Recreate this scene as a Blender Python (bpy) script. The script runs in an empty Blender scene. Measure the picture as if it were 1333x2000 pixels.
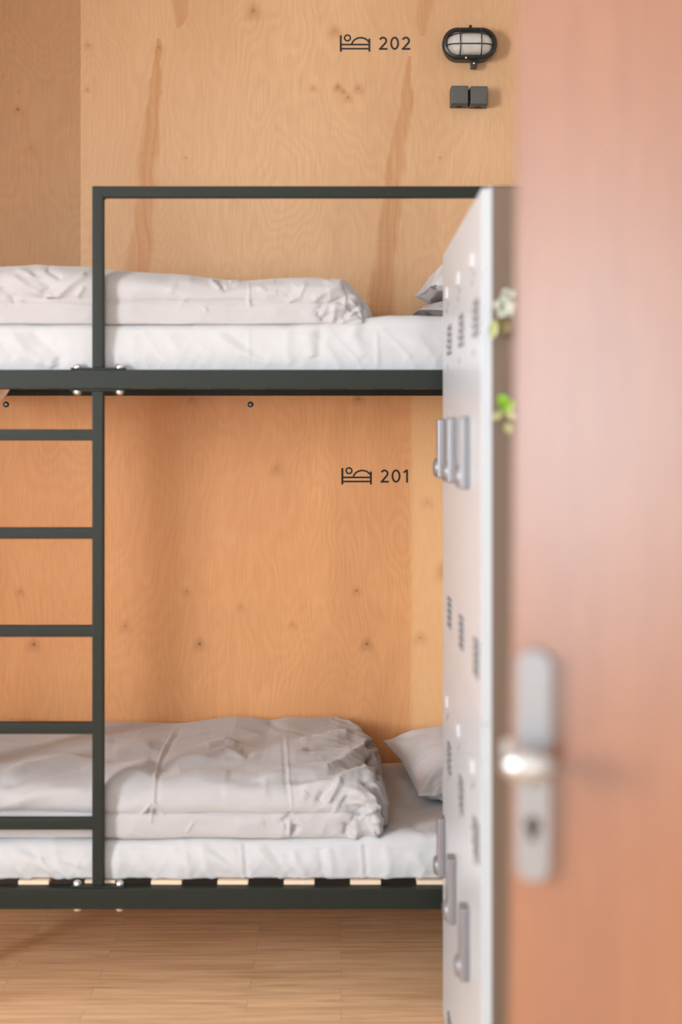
import bpy, bmesh, math
import numpy as np
from mathutils import Vector, Matrix

# ------------------------------------------------------------------ camera, light, exposure
F = 50.0 / 36.0 * 2000.0            # focal length in pixels of the 1333x2000 frame
CZ = 1.40                           # camera height
CX, HY = 666.5, 840.0               # column of the view axis, row of the horizon
WALL = 4.34                         # depth of the plywood wall
BED = 3.47                          # depth of the bed's front face

sc = bpy.context.scene
C = sc.collection
cam_d = bpy.data.cameras.new('camera')
cam = bpy.data.objects.new('camera', cam_d)
C.objects.link(cam)
cam.location = (0, 0, CZ)
cam.rotation_euler = (math.radians(90), 0, 0)
cam_d.sensor_fit = 'VERTICAL'
cam_d.sensor_height = 36.0
cam_d.sensor_width = 24.0
cam_d.lens = 50.0
cam_d.shift_y = -(1000.0 - HY) / 2000.0
cam_d.clip_start = 0.05
cam_d.dof.use_dof = True
cam_d.dof.focus_distance = 4.25
cam_d.dof.aperture_fstop = 1.7
sc.camera = cam

sc.view_settings.view_transform = 'Standard'
sc.view_settings.look = 'None'
sc.view_settings.gamma = 1.0
sc.view_settings.use_curve_mapping = False
sc.view_settings.exposure = 0.10
sc.cycles.use_denoising = True
sc.cycles.max_bounces = 10
sc.cycles.diffuse_bounces = 7
sc.cycles.sample_clamp_indirect = 6.0

world = bpy.data.worlds.new('world')
sc.world = world
world.use_nodes = True
bg = world.node_tree.nodes['Background']
bg.inputs['Color'].default_value = (1.0, 0.93, 0.88, 1)
bg.inputs['Strength'].default_value = 0.4

# daylight: one window in the left wall beside the camera, one in the wall behind it
XL, XR, YF, HC = -3.40, 1.15, -2.80, 2.85
WIN_A = (-0.95, 0.55, 1.10, 2.55)     # y0, y1, z0, z1 in the left wall
WIN_B = (-1.40, -0.50, 0.75, 2.20)    # x0, x1, z0, z1 in the front wall


def daylight(name, loc, rot, w, h, energy, col):
    ld = bpy.data.lights.new(name, 'AREA')
    ld.shape = 'RECTANGLE'
    ld.size, ld.size_y = w, h
    ld.energy = energy
    ld.color = col
    lo = bpy.data.objects.new(name, ld)
    C.objects.link(lo)
    lo.location = loc
    lo.rotation_euler = rot


daylight('daylight_left', (XL - 0.14, (WIN_A[0] + WIN_A[1]) / 2, (WIN_A[2] + WIN_A[3]) / 2), (0, math.radians(-90), 0),
         WIN_A[3] - WIN_A[2], WIN_A[1] - WIN_A[0], 420.0, (0.90, 0.95, 1.0))
daylight('daylight_front', ((WIN_B[0] + WIN_B[1]) / 2, YF - 0.14, (WIN_B[2] + WIN_B[3]) / 2), (math.radians(90), 0, 0),
         WIN_B[1] - WIN_B[0], WIN_B[3] - WIN_B[2], 92.0, (0.58, 0.85, 1.0))

# ------------------------------------------------------------------ helpers

def sx(px, d): return (px - CX) / F * d
def sz(py, d): return CZ - (py - HY) / F * d


class G:
    """small node-graph writer"""
    def __init__(self, name):
        self.m = bpy.data.materials.new(name)
        self.m.use_nodes = True
        self.t = self.m.node_tree
        self.b = self.t.nodes['Principled BSDF']

    def n(self, typ, **kw):
        nd = self.t.nodes.new(typ)
        for k, v in kw.items():
            setattr(nd, k, v)
        return nd

    def put(self, sock, v):
        if hasattr(v, 'is_linked') or hasattr(v, 'links'):
            self.t.links.new(v, sock)
        else:
            if sock.type == 'RGBA' and len(v) == 3:
                v = (*v, 1)
            sock.default_value = v

    def math(self, op, a, b=0.0, c=0.0, clamp=False):
        nd = self.n('ShaderNodeMath', operation=op, use_clamp=clamp)
        self.put(nd.inputs[0], a)
        self.put(nd.inputs[1], b)
        self.put(nd.inputs[2], c)
        return nd.outputs[0]

    def mix(self, f, a, b, blend='MIX'):
        nd = self.n('ShaderNodeMix', data_type='RGBA', blend_type=blend, clamp_factor=True)
        self.put(nd.inputs[0], f)
        self.put(nd.inputs[6], a)
        self.put(nd.inputs[7], b)
        return nd.outputs[2]

    def coords(self, scale=(1, 1, 1), loc=(0, 0, 0)):
        tc = self.n('ShaderNodeTexCoord')
        mp = self.n('ShaderNodeMapping')
        mp.inputs['Scale'].default_value = scale
        mp.inputs['Location'].default_value = loc
        self.t.links.new(tc.outputs['Object'], mp.inputs[0])
        return mp.outputs[0]

    def xyz(self, vec):
        nd = self.n('ShaderNodeSeparateXYZ')
        self.t.links.new(vec, nd.inputs[0])
        return nd.outputs

    def comb(self, x, y, z):
        nd = self.n('ShaderNodeCombineXYZ')
        for i, v in enumerate((x, y, z)):
            self.put(nd.inputs[i], v)
        return nd.outputs[0]

    def noise(self, vec, scale, detail=3, rough=0.5, dist=0.0):
        nd = self.n('ShaderNodeTexNoise')
        self.put(nd.inputs['Vector'], vec)
        nd.inputs['Scale'].default_value = scale
        nd.inputs['Detail'].default_value = detail
        nd.inputs['Roughness'].default_value = rough
        nd.inputs['Distortion'].default_value = dist
        return nd.outputs['Fac']

    def ramp(self, v, a, b, lo=0.0, hi=1.0):
        nd = self.n('ShaderNodeMapRange')
        nd.interpolation_type = 'SMOOTHSTEP'
        self.put(nd.inputs[0], v)
        for i, q in enumerate((a, b, lo, hi)):
            nd.inputs[i + 1].default_value = q
        return nd.outputs[0]

    def bump(self, h, strength=0.2, dist=0.002):
        nd = self.n('ShaderNodeBump')
        nd.inputs['Strength'].default_value = strength
        nd.inputs['Distance'].default_value = dist
        self.put(nd.inputs['Height'], h)
        self.t.links.new(nd.outputs[0], self.b.inputs['Normal'])

    def set(self, **kw):
        for k, v in kw.items():
            self.put(self.b.inputs[k.replace('_', ' ')], v)
        return self.m


def plain(name, col, rough=0.5, metal=0.0, var=0.04, scale=30.0, bump=0.0, bscale=300.0, **kw):
    g = G(name)
    v = g.coords()
    f = g.noise(v, scale, 3)
    lo = tuple(c * (1 - var) for c in col)
    hi = tuple(min(1.0, c * (1 + var)) for c in col)
    g.set(Base_Color=g.mix(f, lo, hi), Roughness=rough, Metallic=metal)
    if bump:
        g.bump(g.noise(v, bscale, 2), bump, 0.001)
    for k, q in kw.items():
        g.put(g.b.inputs[k.replace('_', ' ')], q)
    return g.m


class MB:
    """collects shapes, in world coordinates, into one mesh"""
    def __init__(self):
        self.bm = bmesh.new()

    def box(self, x0, x1, y0, y1, z0, z1, bev=0.0, seg=2):
        r = bmesh.ops.create_cube(self.bm, size=1.0)
        vs = r['verts']
        for v in vs:
            v.co = Vector((x0 + (v.co.x + .5) * (x1 - x0), y0 + (v.co.y + .5) * (y1 - y0), z0 + (v.co.z + .5) * (z1 - z0)))
        if bev:
            es = list({e for v in vs for e in v.link_edges})
            bmesh.ops.bevel(self.bm, geom=es, offset=bev, segments=seg, profile=0.6, affect='EDGES')
        return self

    def lathe(self, prof, origin, axis, n=32):
        """prof: list of (radius, height along axis)"""
        a = Vector(axis).normalized()
        u = a.orthogonal().normalized()
        w = a.cross(u)
        o = Vector(origin)
        rings = []
        for r, h in prof:
            if r < 1e-6:
                rings.append([self.bm.verts.new(o + a * h)])
            else:
                rings.append([self.bm.verts.new(o + a * h + (u * math.cos(q) + w * math.sin(q)) * r)
                              for q in [2 * math.pi * k / n for k in range(n)]])
        for A, B in zip(rings, rings[1:]):
            for k in range(n):
                j = (k + 1) % n
                if len(A) == 1 and len(B) > 1:
                    self.bm.faces.new((A[0], B[k], B[j]))
                elif len(B) == 1 and len(A) > 1:
                    self.bm.faces.new((A[k], A[j], B[0]))
                elif len(A) > 1:
                    self.bm.faces.new((A[k], A[j], B[j], B[k]))
        if len(rings[0]) > 1:
            self.bm.faces.new(rings[0][::-1])
        if len(rings[-1]) > 1:
            self.bm.faces.new(rings[-1])
        return self

    def tube(self, pts, r, n=10, closed=False, up=(0, 1, 0)):
        pts = [Vector(p) for p in pts]
        N = len(pts)
        rings = []
        for i, p in enumerate(pts):
            if closed:
                t = pts[(i + 1) % N] - pts[i - 1]
            else:
                t = pts[min(i + 1, N - 1)] - pts[max(i - 1, 0)]
            t.normalize()
            u = t.cross(Vector(up))
            if u.length < 1e-4:
                u = t.orthogonal()
            u.normalize()
            w = u.cross(t)
            rings.append([self.bm.verts.new(p + (u * math.cos(q) + w * math.sin(q)) * r)
                          for q in [2 * math.pi * k / n for k in range(n)]])
        rng = range(N) if closed else range(N - 1)
        for i in rng:
            A, B = rings[i], rings[(i + 1) % N]
            for k in range(n):
                j = (k + 1) % n
                self.bm.faces.new((A[k], A[j], B[j], B[k]))
        if not closed:
            self.bm.faces.new(rings[0][::-1])
            self.bm.faces.new(rings[-1])
        return self

    def prism(self, outline, y0, y1, bev=0.0):
        """outline in (x, z), from y0 to y1"""
        a = [self.bm.verts.new((x, y0, z)) for x, z in outline]
        b = [self.bm.verts.new((x, y1, z)) for x, z in outline]
        fs = [self.bm.faces.new(a), self.bm.faces.new(b[::-1])]
        n = len(a)
        for k in range(n):
            j = (k + 1) % n
            fs.append(self.bm.faces.new((a[j], a[k], b[k], b[j])))
        if bev:
            es = list(fs[0].edges)
            bmesh.ops.bevel(self.bm, geom=es, offset=bev, segments=3, profile=0.6, affect='EDGES')
        return self

    def stroke(self, pts, w, y0, y1):
        """flat-ended ribbon of width w along (x, z) points, between depths y0 and y1"""
        P = [Vector((x, z)) for x, z in pts]
        L, R = [], []
        for i, p in enumerate(P):
            if i == 0:
                t = P[1] - P[0]
            elif i == len(P) - 1:
                t = P[-1] - P[-2]
            else:
                t = (P[i + 1] - p).normalized() + (p - P[i - 1]).normalized()
            t.normalize()
            k = 1.0
            if 0 < i < len(P) - 1:
                k = 1.0 / max(0.5, t.dot((P[i + 1] - p).normalized()))
            nrm = Vector((-t.y, t.x)) * (w / 2 * k)
            L.append(p + nrm)
            R.append(p - nrm)
        for i in range(len(P) - 1):
            self.prism([tuple(L[i]), tuple(L[i + 1]), tuple(R[i + 1]), tuple(R[i])], y0, y1)
        return self

    def build(self, name, mat, parent=None, smooth=True, angle=40):
        me = bpy.data.meshes.new(name)
        bmesh.ops.recalc_face_normals(self.bm, faces=self.bm.faces)
        self.bm.to_mesh(me)
        self.bm.free()
        o = link(name, me, mat, parent, smooth, angle)
        if smooth:
            wn = o.modifiers.new('weighted_normal', 'WEIGHTED_NORMAL')
            wn.keep_sharp = True
            wn.weight = 100
        return o


ORIGIN = {}


def link(name, me, mat, parent=None, smooth=True, angle=40):
    o = bpy.data.objects.new(name, me)
    C.objects.link(o)
    me.materials.append(mat)
    if parent is not None:
        org = ORIGIN[parent.name]
        me.transform(Matrix.Translation(-Vector(org)))
        o.parent = parent
        ORIGIN[o.name] = org
    else:
        ORIGIN[o.name] = (0, 0, 0)
    if smooth:
        me.polygons.foreach_set('use_smooth', [True] * len(me.polygons))
        try:
            me.set_sharp_from_angle(angle=math.radians(angle))
        except Exception:
            pass
    return o


def thing(name, label, cat, loc, group=None):
    o = bpy.data.objects.new(name, None)
    C.objects.link(o)
    o.location = loc
    o.empty_display_size = 0.05
    ORIGIN[o.name] = tuple(loc)
    return tag(o, label, cat, group)


def tag(o, label, cat, group=None):
    o['label'] = label
    o['category'] = cat
    if group:
        o['group'] = group
    return o


def struct(o):
    o['kind'] = 'structure'
    return o


def grid_mesh(name, P, closed_v=False, cap=False):
    """P: (nu, nv, 3)"""
    nu, nv, _ = P.shape
    idx = np.arange(nu * nv).reshape(nu, nv)
    if closed_v:
        a = idx[:-1, :]
        b = idx[1:, :]
        q = np.stack([a, np.roll(a, -1, 1), np.roll(b, -1, 1), b], -1).reshape(-1, 4)
    else:
        q = np.stack([idx[:-1, :-1], idx[:-1, 1:], idx[1:, 1:], idx[1:, :-1]], -1).reshape(-1, 4)
    faces = q.tolist()
    if cap:
        faces.append(idx[0].tolist()[::-1])
        faces.append(idx[-1].tolist())
    me = bpy.data.meshes.new(name)
    me.from_pydata(P.reshape(-1, 3).tolist(), [], faces)
    bm = bmesh.new()
    bm.from_mesh(me)
    bmesh.ops.recalc_face_normals(bm, faces=bm.faces)
    bm.to_mesh(me)
    bm.free()
    return me


# numpy gradient-ish noise ------------------------------------------------

def _hash(ix, iy, seed):
    h = (ix.astype(np.int64) * 374761393 + iy.astype(np.int64) * 668265263 + seed * 974634777) & 0xFFFFFFFF
    h = ((h ^ (h >> 13)) * 1274126177) & 0xFFFFFFFF
    return ((h ^ (h >> 16)) & 0xFFFF) / 32767.5 - 1.0


def vnoise(x, y, seed=0):
    ix, iy = np.floor(x), np.floor(y)
    fx, fy = x - ix, y - iy
    ux, uy = fx * fx * fx * (fx * (fx * 6 - 15) + 10), fy * fy * fy * (fy * (fy * 6 - 15) + 10)
    def g(dx, dy):
        a = _hash(ix + dx, iy + dy, seed) * math.pi
        return np.cos(a) * (fx - dx) + np.sin(a) * (fy - dy)
    n0 = g(0, 0) * (1 - ux) + g(1, 0) * ux
    n1 = g(0, 1) * (1 - ux) + g(1, 1) * ux
    return (n0 * (1 - uy) + n1 * uy) * 1.4


def fbm(x, y, seed=0, oct=3):
    s, a = 0, 1.0
    for k in range(oct):
        s = s + a * vnoise(x * 2 ** k, y * 2 ** k, seed + k * 17)
        a *= 0.5
    return s


def ridge(x, y, seed=0):
    """rounded ridges 0..1"""
    return np.clip(1 - np.abs(vnoise(x, y, seed)) * 2.6, 0, 1) ** 1.6


def normals(P, closed_v=False):
    du = np.gradient(P, axis=0)
    if closed_v:
        dv = (np.roll(P, -1, 1) - np.roll(P, 1, 1)) / 2
    else:
        dv = np.gradient(P, axis=1)
    n = np.cross(du, dv)
    n /= np.linalg.norm(n, axis=-1, keepdims=True) + 1e-9
    return n


def seg_dist(X, Y, pts):
    """distance to a polyline and the fraction along it"""
    best = np.full(X.shape, 1e9)
    frac = np.zeros(X.shape)
    P = np.array(pts, float)
    L = np.r_[0, np.cumsum(np.hypot(*np.diff(P, axis=0).T))]
    for i in range(len(P) - 1):
        a, b = P[i], P[i + 1]
        d = b - a
        t = np.clip(((X - a[0]) * d[0] + (Y - a[1]) * d[1]) / (d @ d), 0, 1)
        dd = np.hypot(X - a[0] - t * d[0], Y - a[1] - t * d[1])
        m = dd < best
        best = np.where(m, dd, best)
        frac = np.where(m, (L[i] + t * (L[i + 1] - L[i])) / L[-1], frac)
    return best, frac


def folds(P, n, strokes, face=0.05, gain=1.0):
    """press creases and folds into a cloth surface. strokes: (points, width, height in mm)
    with points given as seen from the doorway; only cloth that faces the doorway takes them"""
    px = CX + P[..., 0] / P[..., 1] * F
    py = HY + (CZ - P[..., 2]) / P[..., 1] * F
    V = np.array([0, 0, CZ]) - P
    V /= np.linalg.norm(V, axis=-1, keepdims=True)
    m = np.clip(((n * V).sum(-1) - 0.0) / face, 0, 1)
    h = np.zeros(px.shape)
    for pts, w, amp in strokes:
        d, f = seg_dist(px, py, pts)
        taper = np.clip(np.minimum(f, 1 - f) * 6 + 0.25, 0, 1)
        h += gain * amp * 0.001 * np.exp(-(d / w) ** 2) * taper
    return h * m


# ------------------------------------------------------------------ materials

def plywood():
    g = G('birch_plywood')
    v = g.coords()
    s = g.xyz(v)
    x, z = s[0], s[2]
    # slow sideways wander of the grain
    wob = g.math('MULTIPLY', g.math('SUBTRACT', g.noise(g.comb(x, 0.0, g.math('MULTIPLY', z, 0.9)), 2.2, 2), 0.5), 0.12)
    xw = g.math('ADD', x, wob)
    # cathedral figure: contour lines of a stretched noise
    cath = g.noise(g.comb(g.math('MULTIPLY', xw, 3.0), 0.3, g.math('MULTIPLY', z, 1.1)), 1.6, 2, 0.45)
    ring = g.math('SINE', g.math('MULTIPLY', cath, 150.0))
    ringm = g.math('MULTIPLY', g.math('ADD', ring, 1.0), 0.5)
    ringm = g.math('MULTIPLY', ringm, g.noise(g.comb(xw, 1.7, z), 3.0, 2))
    # fine vertical fibre
    fib = g.noise(g.comb(g.math('MULTIPLY', xw, 60.0), 0.0, g.math('MULTIPLY', z, 2.2)), 4.0, 3, 0.6)
    broad = g.noise(g.comb(g.math('MULTIPLY', xw, 2.0), 2.0, g.math('MULTIPLY', z, 0.6)), 1.7, 3)
    col = g.mix(g.ramp(broad, 0.3, 0.7), (0.495, 0.285, 0.148), (0.555, 0.335, 0.182))
    col = g.mix(g.math('MULTIPLY', ringm, 0.26), col, (0.37, 0.18, 0.075))
    col = g.mix(g.ramp(fib, 0.35, 0.75, 0.0, 0.30), col, (0.36, 0.19, 0.09))
    # tight ray fleck
    fl = g.noise(g.comb(g.math('MULTIPLY', x, 900.0), 0.0, g.math('MULTIPLY', z, 70.0)), 1.0, 1)
    col = g.mix(g.ramp(fl, 0.62, 0.75, 0.0, 0.12), col, (0.40, 0.22, 0.11))
    # light falloff painted into the veneer: darker at left, brighter to the right
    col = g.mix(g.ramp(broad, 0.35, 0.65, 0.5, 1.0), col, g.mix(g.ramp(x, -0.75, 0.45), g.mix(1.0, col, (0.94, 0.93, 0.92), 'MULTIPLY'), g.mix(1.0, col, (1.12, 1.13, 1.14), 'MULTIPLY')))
    # below the upper bunk, warm bounce light is painted into the ply colour
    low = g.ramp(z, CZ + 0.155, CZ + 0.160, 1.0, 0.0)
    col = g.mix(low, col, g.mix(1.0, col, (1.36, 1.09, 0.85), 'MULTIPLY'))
    # the darker sheet on the left and a paler one at lower right, both exaggerated to paint in light falloff
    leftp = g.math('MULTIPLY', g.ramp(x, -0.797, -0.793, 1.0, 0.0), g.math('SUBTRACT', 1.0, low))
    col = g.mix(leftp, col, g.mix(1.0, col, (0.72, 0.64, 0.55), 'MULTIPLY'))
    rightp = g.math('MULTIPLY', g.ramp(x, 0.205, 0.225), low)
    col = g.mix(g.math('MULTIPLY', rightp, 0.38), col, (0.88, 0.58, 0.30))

    nz = g.noise(g.comb(x, 0.0, z), 9.0, 3)
    jit = g.math('MULTIPLY', g.math('SUBTRACT', nz, 0.5), 0.05)

    def streak(pts, w, strength, tint):
        """brown heart streak along points (x, z, relative width)"""
        nonlocal col
        for (xa, za, wa), (xb, zb, wb) in zip(pts, pts[1:]):
            t = g.math('DIVIDE', g.math('SUBTRACT', za, z), za - zb)
            cx = g.math('ADD', g.math('ADD', xa, g.math('MULTIPLY', t, xb - xa)), jit)
            hw = g.math('MULTIPLY', g.math('ADD', wa, g.math('MULTIPLY', t, wb - wa)), w)
            d = g.math('DIVIDE', g.math('ABSOLUTE', g.math('SUBTRACT', x, cx)), hw)
            m = g.math('MULTIPLY', g.ramp(d, 0.55, 1.15, 1.0, 0.0), strength)
            inside = g.math('MULTIPLY', g.ramp(t, -0.01, 0.0), g.ramp(t, 1.0, 1.01, 1.0, 0.0))
            inner = g.ramp(g.noise(g.comb(g.math('MULTIPLY', xw, 40.0), 0.0, g.math('MULTIPLY', z, 1.5)), 2.0, 2), 0.3, 0.7, 0.55, 1.0)
            col = g.mix(g.math('MULTIPLY', g.math('MULTIPLY', m, inside), inner), col, tint)

    def W(px, py): return sx(px, WALL), sz(py, WALL)
    def wp(*a): return [(*W(px, py), w) for px, py, w in a]
    brown = (0.37, 0.155, 0.050)
    streak(wp((345, -60, 1.6), (352, 35, 1.1), (345, 55, 0.3)), 0.020, 0.65, brown)
    streak(wp((312, 75, 0.35), (308, 130, 0.7), (303, 200, 1.2), (288, 300, 1.9), (283, 420, 2.0), (268, 530, 2.4), (258, 720, 2.4)), 0.017, 0.72, brown)
    streak(wp((840, -40, 1.5), (828, 30, 1.2), (826, 70, 0.4)), 0.022, 0.5, brown)
    streak(wp((803, 110, 0.3), (797, 180, 0.9), (784, 270, 1.5), (768, 350, 1.5), (757, 470, 1.9), (744, 600, 2.2), (738, 720, 2.2)), 0.019, 0.62, brown)

    def knot(px, py, r, strength, tint=(0.20, 0.07, 0.02), halo=0.5):
        nonlocal col
        kx, kz = W(px, py)
        dx = g.math('SUBTRACT', x, kx)
        dz = g.math('SUBTRACT', z, kz)
        dd = g.math('SQRT', g.math('ADD', g.math('POWER', g.math('ABSOLUTE', dx), 2.0),
                                   g.math('POWER', g.math('ABSOLUTE', g.math('ADD', dz, g.math('MULTIPLY', g.math('ABSOLUTE', dx), 0.5))), 2.0)))
        dd = g.math('ADD', dd, g.math('MULTIPLY', jit, 0.25))
        if halo:
            col = g.mix(g.ramp(dd, r * 0.6, r * 4.0, halo, 0.0), col, (0.34, 0.14, 0.045))
        col = g.mix(g.ramp(dd, 0.0, r, strength, 0.0), col, tint)

    for px, py, r, st, ha in [
            (365, 1155, .006, .8, .30), (697, 1153, .006, .8, .28), (390, 1257, .008, .9, .45), (717, 1257, .008, .9, .45),
            (66, 1258, .008, .9, .5), (40, 1155, .006, .6, .35), (245, 1222, .008, .35, .30), (572, 1220, .006, .25, .28),
            (822, 1245, .009, .35, .25), (875, 1110, .014, .45, .45), (700, 778, .007, .4, .3), (375, 780, .007, .3, .25),
            (540, 915, .008, .25, .3), (835, 980, .008, .2, .2), (470, 1185, .006, .2, .25),
            (35, 213, .007, .9, .55), (36, 178, .004, .7, .2), (60, 288, .008, .8, .5), (172, 88, .006, .6, .35),
            (171, 175, .004, .7, .4), (310, 92, .008, .6, .3), (495, 20, .010, .5, .5), (655, 60, .008, .4, .5),
            (612, 172, .005, .4, .4), (660, 170, .006, .6, .6), (672, 178, .004, .5, .4), (364, 308, .004, .7, .2),
            (680, 190, .006, .5, .4), (700, 172, .006, .4, .4), (5, 148, .004, .8, .1), (860, 308, .004, .6, .1)]:
        knot(px, py, r, st, halo=ha)
    # faint wedge of darker figure beside the top-left knots
    g.set(Base_Color=col, Roughness=g.ramp(fib, 0.2, 0.8, 0.42, 0.55))
    g.b.inputs['Specular IOR Level'].default_value = 0.3
    g.bump(fib, 0.05, 0.001)
    return g.m


def laminate():
    g = G('oak_laminate')
    v = g.coords()
    s = g.xyz(v)
    br = g.n('ShaderNodeTexBrick', offset=0.37, offset_frequency=2, squash=1.0, squash_frequency=2)
    br.inputs['Scale'].default_value = 1.0
    br.inputs['Brick Width'].default_value = 0.62
    br.inputs['Row Height'].default_value = 0.066
    br.inputs['Mortar Size'].default_value = 0.0007
    br.inputs['Mortar Smooth'].default_value = 0.3
    br.inputs['Bias'].default_value = 0.0
    br.inputs['Color1'].default_value = (0, 0, 0, 1)
    br.inputs['Color2'].default_value = (1, 1, 1, 1)
    br.inputs['Mortar'].default_value = (0.5, 0.5, 0.5, 1)
    g.put(br.inputs['Vector'], v)
    rnd = g.n('ShaderNodeRGBToBW')
    g.put(rnd.inputs[0], br.outputs['Color'])
    r = rnd.outputs[0]
    off = g.math('MULTIPLY', r, 7.3)
    grain = g.noise(g.comb(g.math('ADD', g.math('MULTIPLY', s[0], 1.6), off), g.math('MULTIPLY', s[1], 26.0), 0.0), 1.8, 4, 0.6, 0.6)
    fine = g.noise(g.comb(g.math('MULTIPLY', s[0], 5.0), g.math('MULTIPLY', s[1], 170.0), off), 1.5, 3)
    col = g.mix(r, (0.82, 0.51, 0.29), (0.90, 0.60, 0.36))
    col = g.mix(g.ramp(grain, 0.35, 0.72, 0.0, 0.75), col, (0.52, 0.29, 0.145))
    col = g.mix(g.ramp(fine, 0.5, 0.8, 0.0, 0.35), col, (0.24, 0.12, 0.055))
    col = g.mix(g.math('MULTIPLY', br.outputs['Fac'], 0.5), col, (0.12, 0.06, 0.03))
    g.set(Base_Color=col, Roughness=0.30)
    g.b.inputs['Specular IOR Level'].default_value = 0.6
    return g.m


def cloth(name, col, weave=0.10):
    g = G(name)
    v = g.coords()
    f = g.noise(v, 14.0, 3)
    fine = g.noise(v, 900.0, 2)
    soft = g.noise(v, 55.0, 3, 0.55)
    g.set(Base_Color=g.mix(f, tuple(c * 0.97 for c in col), col), Roughness=0.85)
    g.b.inputs['Sheen Weight'].default_value = 0.25
    g.b.inputs['Sheen Roughness'].default_value = 0.5
    g.b.inputs['Specular IOR Level'].default_value = 0.2
    g.bump(g.math('ADD', g.math('MULTIPLY', fine, 0.2), soft), weave, 0.004)
    return g.m


M = {}
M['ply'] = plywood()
M['floor'] = laminate()
M['plaster'] = plain('white_plaster', (0.68, 0.65, 0.62), 0.9, var=0.03, scale=5, bump=0.05, bscale=60)
M['ceiling'] = plain('white_ceiling', (0.80, 0.78, 0.75), 0.9, var=0.02, scale=4)
M['frame'] = plain('dark_green_grey_powder_coat', (0.0060, 0.0085, 0.0045), 0.5, var=0.10, scale=60, bump=0.10, bscale=900, Specular_IOR_Level=0.3)
M['zinc'] = plain('zinc_plated_steel', (0.80, 0.80, 0.82), 0.22, 1.0, var=0.05)
M['slat'] = plain('pale_beech_slat', (0.72, 0.54, 0.39), 0.6, var=0.08, scale=25)
M['sheet'] = cloth('white_sheet', (0.475, 0.47, 0.485))
M['duvet'] = cloth('white_duvet_cover', (0.42, 0.398, 0.405))
M['pillowcase'] = cloth('white_pillowcase', (0.52, 0.49, 0.495))
M['ink'] = plain('black_ink', (0.016, 0.009, 0.007), 0.7, var=0.15)
M['black'] = plain('black_plastic', (0.012, 0.012, 0.011), 0.38, var=0.1)
M['grey_plastic'] = plain('grey_plastic', (0.070, 0.066, 0.060), 0.5, var=0.08, scale=80, bump=0.1, bscale=500)
M['dark_slot'] = plain('dark_recess', (0.01, 0.01, 0.01), 0.8)
M['locker_white'] = plain('white_locker_enamel', (0.45, 0.47, 0.50), 0.30, var=0.015, scale=6, Specular_IOR_Level=0.4)
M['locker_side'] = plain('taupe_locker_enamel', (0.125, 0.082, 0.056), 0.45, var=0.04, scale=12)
M['lock_grey'] = plain('silver_lock_shell', (0.22, 0.205, 0.215), 0.35, 0.4, var=0.04)
M['vent_grey'] = plain('grey_vent_slats', (0.21, 0.20, 0.205), 0.6)
M['plate_white'] = plain('white_number_holder', (0.52, 0.52, 0.54), 0.3)
M['steel'] = plain('brushed_steel', (0.22, 0.208, 0.21), 0.45, 0.55, var=0.05, scale=70)
M['polished'] = plain('polished_steel', (0.36, 0.35, 0.35), 0.34, 0.75, var=0.03)
M['brass_dark'] = plain('dark_brass', (0.020, 0.010, 0.004), 0.7, 0.0)
M['petal'] = plain('white_petal', (0.34, 0.36, 0.30), 0.6, var=0.06)
M['leaf_bright'] = plain('bright_green_leaf', (0.15, 0.30, 0.01), 0.5, var=0.15)
M['leaf_pale'] = plain('pale_green_leaf', (0.28, 0.29, 0.11), 0.5, var=0.15)
M['leaf_olive'] = plain('olive_leaf', (0.13, 0.10, 0.03), 0.5, var=0.15)
M['under_bed_shade'] = plain('dark_brown_painted_shade', (0.045, 0.028, 0.016), 0.5)
M['peach_cloth'] = cloth('peach_cloth', (0.62, 0.36, 0.24))
M['alu'] = plain('white_window_frame', (0.8, 0.8, 0.8), 0.35)


def door_veneer():
    g = G('beech_door_veneer')
    v = g.coords()
    s = g.xyz(v)
    w = g.noise(g.comb(g.math('MULTIPLY', s[0], 14.0), s[1], g.math('MULTIPLY', s[2], 0.8)), 2.0, 4, 0.55, 0.5)
    f = g.noise(g.comb(g.math('MULTIPLY', s[0], 160.0), s[1], g.math('MULTIPLY', s[2], 4.0)), 2.0, 2)
    col = g.mix(g.ramp(w, 0.3, 0.7), (0.160, 0.050, 0.016), (0.182, 0.060, 0.020))
    col = g.mix(g.ramp(f, 0.55, 0.8, 0, 0.25), col, (0.45, 0.22, 0.11))
    g.set(Base_Color=col, Roughness=0.35)
    g.b.inputs['Specular IOR Level'].default_value = 1.0
    g.b.inputs['Coat Weight'].default_value = 0.0
    g.b.inputs['Coat Roughness'].default_value = 0.38
    return g.m


M['door'] = door_veneer()


def glass_mat(name, tint, rough, mixf, ribbed=False):
    g = G(name)
    tr = g.n('ShaderNodeBsdfTransparent')
    tr.inputs[0].default_value = (*tint, 1)
    mx = g.n('ShaderNodeMixShader')
    fr = g.n('ShaderNodeLayerWeight')
    fr.inputs['Blend'].default_value = 0.12
    g.set(Base_Color=tint, Roughness=rough)
    if ribbed:
        s = g.xyz(g.coords())
        g.bump(g.math('SINE', g.math('MULTIPLY', s[0], 1500.0)), 0.5, 0.002)
    g.put(mx.inputs[0], g.math('ADD', fr.outputs[0], mixf, clamp=True))
    g.t.links.new(tr.outputs[0], mx.inputs[1])
    g.t.links.new(g.b.outputs[0], mx.inputs[2])
    out = [n for n in g.t.nodes if n.type == 'OUTPUT_MATERIAL'][0]
    g.t.links.new(mx.outputs[0], out.inputs[0])
    return g.m


M['pane'] = glass_mat('clear_window_glass', (0.98, 0.99, 0.99), 0.05, 0.0)
M['lamp_glass'] = glass_mat('ribbed_lamp_glass', (0.86, 0.83, 0.80), 0.12, 0.40, True)
M['lamp_white'] = plain('white_lamp_reflector', (0.72, 0.66, 0.58), 0.5)

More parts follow.
